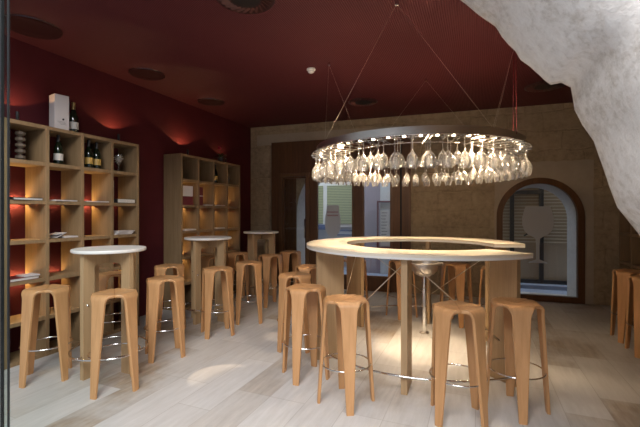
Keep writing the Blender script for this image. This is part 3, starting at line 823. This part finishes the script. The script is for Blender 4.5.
build('rail_bracket', bm, M['chrome'], bar, smooth=True)
def P(a, r, z): return (r*math.cos(R(a)), r*math.sin(R(a)), z)
for (a, za), (b_, zb) in (((-88.5, .98), (-140, .27)), ((-88.5, .98), (-37, .30)), ((-37, .98), (35, .33)), ((150, .98), (92, .33)), ((35, .98), (92, .33)), ((150, .98), (-140, .27))):
    r_ = .90
    tube('tension_wire', [P(a, r_, za), P(b_, r_, zb)], .0045, M['wire'], bar, 6)

# steel spittoon bowl on a stand
t = thing('steel_bowl_stand', 'stainless steel bowl on a tall round post standing inside the round bar', 'bowl stand', (-.552, 4.43, 0))
lathe('foot_plate', [(.055, 0), (.055, .006), (.04, .014), (.03, .02)], M['steel'], t, 32)
lathe('post', [(.028, .01), (.028, .50), (.022, .505), (.022, .64)], M['chrome'], t, 20)
lathe('bowl', [(.02, .635), (.06, .642), (.105, .665), (.135, .70), (.15, .74), (.153, .775), (.205, .778), (.207, .79), (.205, .797), (.148, .795), (.14, .74), (.10, .68), (.05, .66), (.002, .655)], M['steel'], t, 40)

# ------------------------------------------------------------------ glass-rack chandelier
CC = (-.585, 3.925); ZB0, ZB1 = 1.952, 2.016
ch = thing('glass_rack_chandelier', 'large round steel chandelier carrying hanging wine glasses above the bar', 'chandelier', (CC[0], CC[1], 0))
lathe('band', [(.992, ZB0), (.992, ZB1), (.986, ZB1), (.986, ZB0)], M['steel'], ch, 96, close=True)
bm = bmesh.new()
for r in (.70, .94, 1.035): add_tube(bm, circle(r, 1.944, 72), .004, 6, True)
build('rack_hoop', bm, M['chrome'], ch, smooth=True)
NA = 48
def mesh_of(bm, name, mat, auto=40):
    bmesh.ops.recalc_face_normals(bm, faces=bm.faces); me = bpy.data.meshes.new(name); bm.to_mesh(me); bm.free(); me.materials.append(mat)
    for p in me.polygons: p.use_smooth = True
    me.set_sharp_from_angle(angle=R(auto)); return me
bm = bmesh.new()
for s_ in (-1, 1): add_tube(bm, [(.69, s_*.014, 1.936), (1.045, s_*.014, 1.936)], .0028, 6)
add_box(bm, .95, 1.0, -.012, .012, 1.944, 1.953)
rack_me = mesh_of(bm, 'rack_arm', M['chrome'])
bm = bmesh.new(); add_lathe(bm, [(.010, 1.9525), (.012, 1.949), (.009, 1.944), (.003, 1.942)], 12, (.955, .0, 0)); bulb_me = mesh_of(bm, 'bulb', M['bulb'])
for k in range(NA):
    o = bpy.data.objects.new('rack_arm', rack_me); COL.objects.link(o); o.parent = ch; o.rotation_euler.z = 2*PI*k/NA
    o = bpy.data.objects.new('bulb', bulb_me); COL.objects.link(o); o.parent = ch; o.rotation_euler.z = 2*PI*(k+.5)/NA
for k in range(16):
    a = 2*PI*(k+.5)/16
    p_ = (CC[0]+.955*math.cos(a), CC[1]+.955*math.sin(a), 1.925)
    if k % 2: light('rack_and_patch_spot', 'SPOT', p_, 24.0, (1, .76, .50), (0, 0, 0), spot_size=R(110), spot_blend=.9, shadow_soft_size=.02)
    else: light('rack_and_patch_spot', 'SPOT', p_, 50.0, (1, .76, .50), (0, R(26), a), spot_size=R(62), spot_blend=.8, shadow_soft_size=.02)
for k in range(4):
    a = PI/2*(k+.5); light('back_wall_fill', 'POINT', (CC[0]+.83*math.cos(a), CC[1]+.83*math.sin(a), 1.89), 12.0, (1, .74, .47), shadow_soft_size=.03)  # added point lights to warm the back wall, not bulbs of the rack
def aim(name, p, q, e, cone):     # added spots, no rack lamps: they make two light patches on the floor
    o = light(name, 'SPOT', p, e, (1, .80, .58), spot_size=R(cone), spot_blend=.15, shadow_soft_size=.01)
    o.rotation_euler = (Vector(q) - Vector(p)).to_track_quat('-Z', 'Y').to_euler()
aim('rack_and_patch_spot', (CC[0]-.86, CC[1]-.42, 1.92), (-1.98, 2.62, 0), 130, 12)
aim('rack_and_patch_spot', (CC[0]-.93, CC[1]+.10, 1.92), (-1.98, 3.72, 0), 50, 11)
# suspension: four anchors, two wires each
for a in (-90, 180, 90, 0):
    ax, ay = .93*math.cos(R(a)), .93*math.sin(R(a))
    lathe('anchor', [(.016, CZ-.03), (.016, CZ), (.002, CZ)], M['chrome'], ch, 12, (ax, ay, 0))
    for s_ in (-45, 45): tube('suspension_wire', [(ax, ay, CZ-.02), (.989*math.cos(R(a+s_)), .989*math.sin(R(a+s_)), ZB1-.005)], .0010, M['wire'], ch, 5)
bm = bmesh.new()
for d_ in (-.012, .012): add_tube(bm, [(.985*math.cos(R(-28))+d_, .985*math.sin(R(-28)), ZB1-.02), (.985*math.cos(R(-28))+d_*.8, .985*math.sin(R(-28)), 2.45), (.985*math.cos(R(-28))+d_*.3, .985*math.sin(R(-28)), CZ)], .0035, 6)
build('power_cable', bm, M['cable_red'], ch, smooth=True)
# wine glasses (hanging upside down)
bm = bmesh.new()
prof = [(.036, 1.9445), (.0365, 1.9415), (.012, 1.9375), (.0048, 1.930), (.0036, 1.90), (.0036, 1.84), (.006, 1.815), (.020, 1.798), (.036, 1.775), (.0445, 1.745), (.044, 1.715), (.038, 1.685), (.0345, 1.668)]
prof = [(r, 1.9445 - (1.9445-z)*.90) for r, z in prof]; add_lathe(bm, prof, 18, cap=False); bmesh.ops.contextual_create(bm, geom=[v for v in bm.verts if v.co.z > 1.944])
gme = mesh_of(bm, 'wine_glass', M['winglass'], 60)
bm = bmesh.new()
prof2 = [(r*.84, 1.9445 - (1.9445-z)*.84) for r, z in prof]
add_lathe(bm, prof2, 16, cap=False); bmesh.ops.contextual_create(bm, geom=[v for v in bm.verts if v.co.z > 1.944])
gme2 = mesh_of(bm, 'wine_glass', M['winglass'], 60)
SIDE = ('right', 'rear', 'left', 'front')
for row, (rr_, me, nm) in enumerate(((1.0, gme, 'outer'), (.885, gme2, 'middle'), (.775, gme2, 'inner'))):
    for k in range(NA):
        if row == 2 and k % 2: continue
        a = 2*PI*k/NA; q = SIDE[int(((math.degrees(a)+45) % 360)//90)]
        o = bpy.data.objects.new('wine_glass', me); COL.objects.link(o)
        o.location = (CC[0]+rr_*math.cos(a), CC[1]+rr_*math.sin(a), -.0025); o.rotation_euler.z = a
        tag(o, f'clear wine glass hung upside down, {nm} row, {q} side of the rack', 'wine glass', f'{nm} row glasses at the {q} of the rack')

# ------------------------------------------------------------------ ceiling fittings
def disc(x, y, r, lab):
    t = thing('ceiling_disc', lab, 'ceiling fitting', (x, y, CZ))
    lathe('recessed_dish', [(r, -.012), (r*.98, -.022), (r*.9, -.018), (r*.5, -.008), (.01, -.006)], M['darkred'], t, 48)
    lathe('mount', [(r*.5, -.01), (r*.5, .006)], M['dark'], t, 32)
    tube('halo_light', circle(r*.86, -.009, 48), .003, M['halo'], t, 6, True)
disc(-3.66, 2.15, .225, 'largest-looking dark round ceiling disc, at the top left')
disc(-3.625, 3.39, .20, 'middle one of the three dark round ceiling discs along the left wall')
disc(-3.65, 4.60, .195, 'farthest of the three dark round ceiling discs along the left wall')
def diffuser(x, y, r, lab):
    t = thing('swirl_diffuser', lab, 'air vent', (x, y, CZ))
    lathe('face_plate', [(r, .006), (r, -.004), (r*.96, -.007), (.01, -.007)], M['darkred'], t, 48)
    bm = bmesh.new()
    for k in range(24):
        a = 2*PI*k/24; Mx = Matrix.Rotation(a, 4, 'Z') @ Matrix.Translation((r*.72, 0, -.010)) @ Matrix.Rotation(R(35), 4, 'Z') @ Matrix.Rotation(R(25), 4, 'X')
        add_box(bm, -r*.2, r*.2, -.010, .010, -.001, .001, M=Mx)
    lathe('neck', [(r*.5, -.008), (r*.5, .008)], M['dark'], t, 24)
    build('vanes', bm, simple('vane_red', (.10, .035, .028), .4), t)
diffuser(-1.66, 2.50, .23, 'swirl air vent cut by the top edge of the picture')
diffuser(-1.578, 5.50, .22, 'swirl air vent near the back wall above the chandelier')
diffuser(.83, 5.72, .25, 'swirl air vent beside the pale rock edge, at the right')
t = thing('smoke_detector', 'small white smoke detector on the dark red ceiling', 'smoke detector', (-1.773, 4.02, CZ))
lathe('base_ring', [(.05, .006), (.052, -.012), (.045, -.016), (.002, -.016)], M['white'], t, 28)
lathe('sensor_cap', [(.038, -.016), (.036, -.036), (.022, -.046), (.002, -.048)], M['white'], t, 28)

# ------------------------------------------------------------------ shelf on the right wall
t = thing('wall_bookcase', 'dark open shelving on the right wall behind two bar stools', 'bookcase', (1.70, 4.06, 0))
DK = wood('dark_shelf_oak', (.22, .14, .07), (.16, .10, .05), (40, 40, 3), rough=.6)
for k in range(6): box('side_panel' if k in (0, 5) else 'divider', 0, .345, k*.39-.017, k*.39+.017, 0, 6*RP, DK, t, .002)
for k in range(7): 
    z = k*RP; box('shelf_board', .003, .345, -.0, 1.95, max(0, z-.017), z+.017 if k < 6 else z, DK, t, .002)
box('back_board', .335, .346, 0, 1.95, .02, 6*RP-.02, DK, t)

# ------------------------------------------------------------------ light
w = bpy.data.worlds.new('World'); S.world = w; w.use_nodes = True
bg = w.node_tree.nodes['Background']; bg.inputs['Color'].default_value = (.80, .88, 1.0, 1); bg.inputs['Strength'].default_value = .5
# daylight from the street entering the wide front opening
light('daylight', 'AREA', (.2, -1.5, 5.0), 540, (.97, .97, 1.0), (R(38), 0, 0), shape='RECTANGLE', size=3.6, size_y=2.6)

ld = light('street_daylight', 'AREA', (0, WC+1.5, 3.9), 260, (.84, .91, 1.0), (0, 0, WANG), shape='RECTANGLE', size=10, size_y=1.6)

# ------------------------------------------------------------------ camera
cam = bpy.data.cameras.new('Camera'); co = bpy.data.objects.new('Camera', cam); COL.objects.link(co)
co.location = (0, 0, 1.35); co.rotation_euler = (R(90), 0, R(22.448))
cam.sensor_width = 36; cam.lens = 36*380/640; cam.clip_start = .05; cam.clip_end = 100
S.camera = co
S.view_settings.view_transform = 'Standard'; S.view_settings.look = 'None'
S.view_settings.exposure = 0; S.view_settings.gamma = 1; S.view_settings.use_curve_mapping = False
S.cycles.max_bounces = 10; S.cycles.transparent_max_bounces = 24; S.cycles.sample_clamp_indirect = 6
S.cycles.use_denoising = True
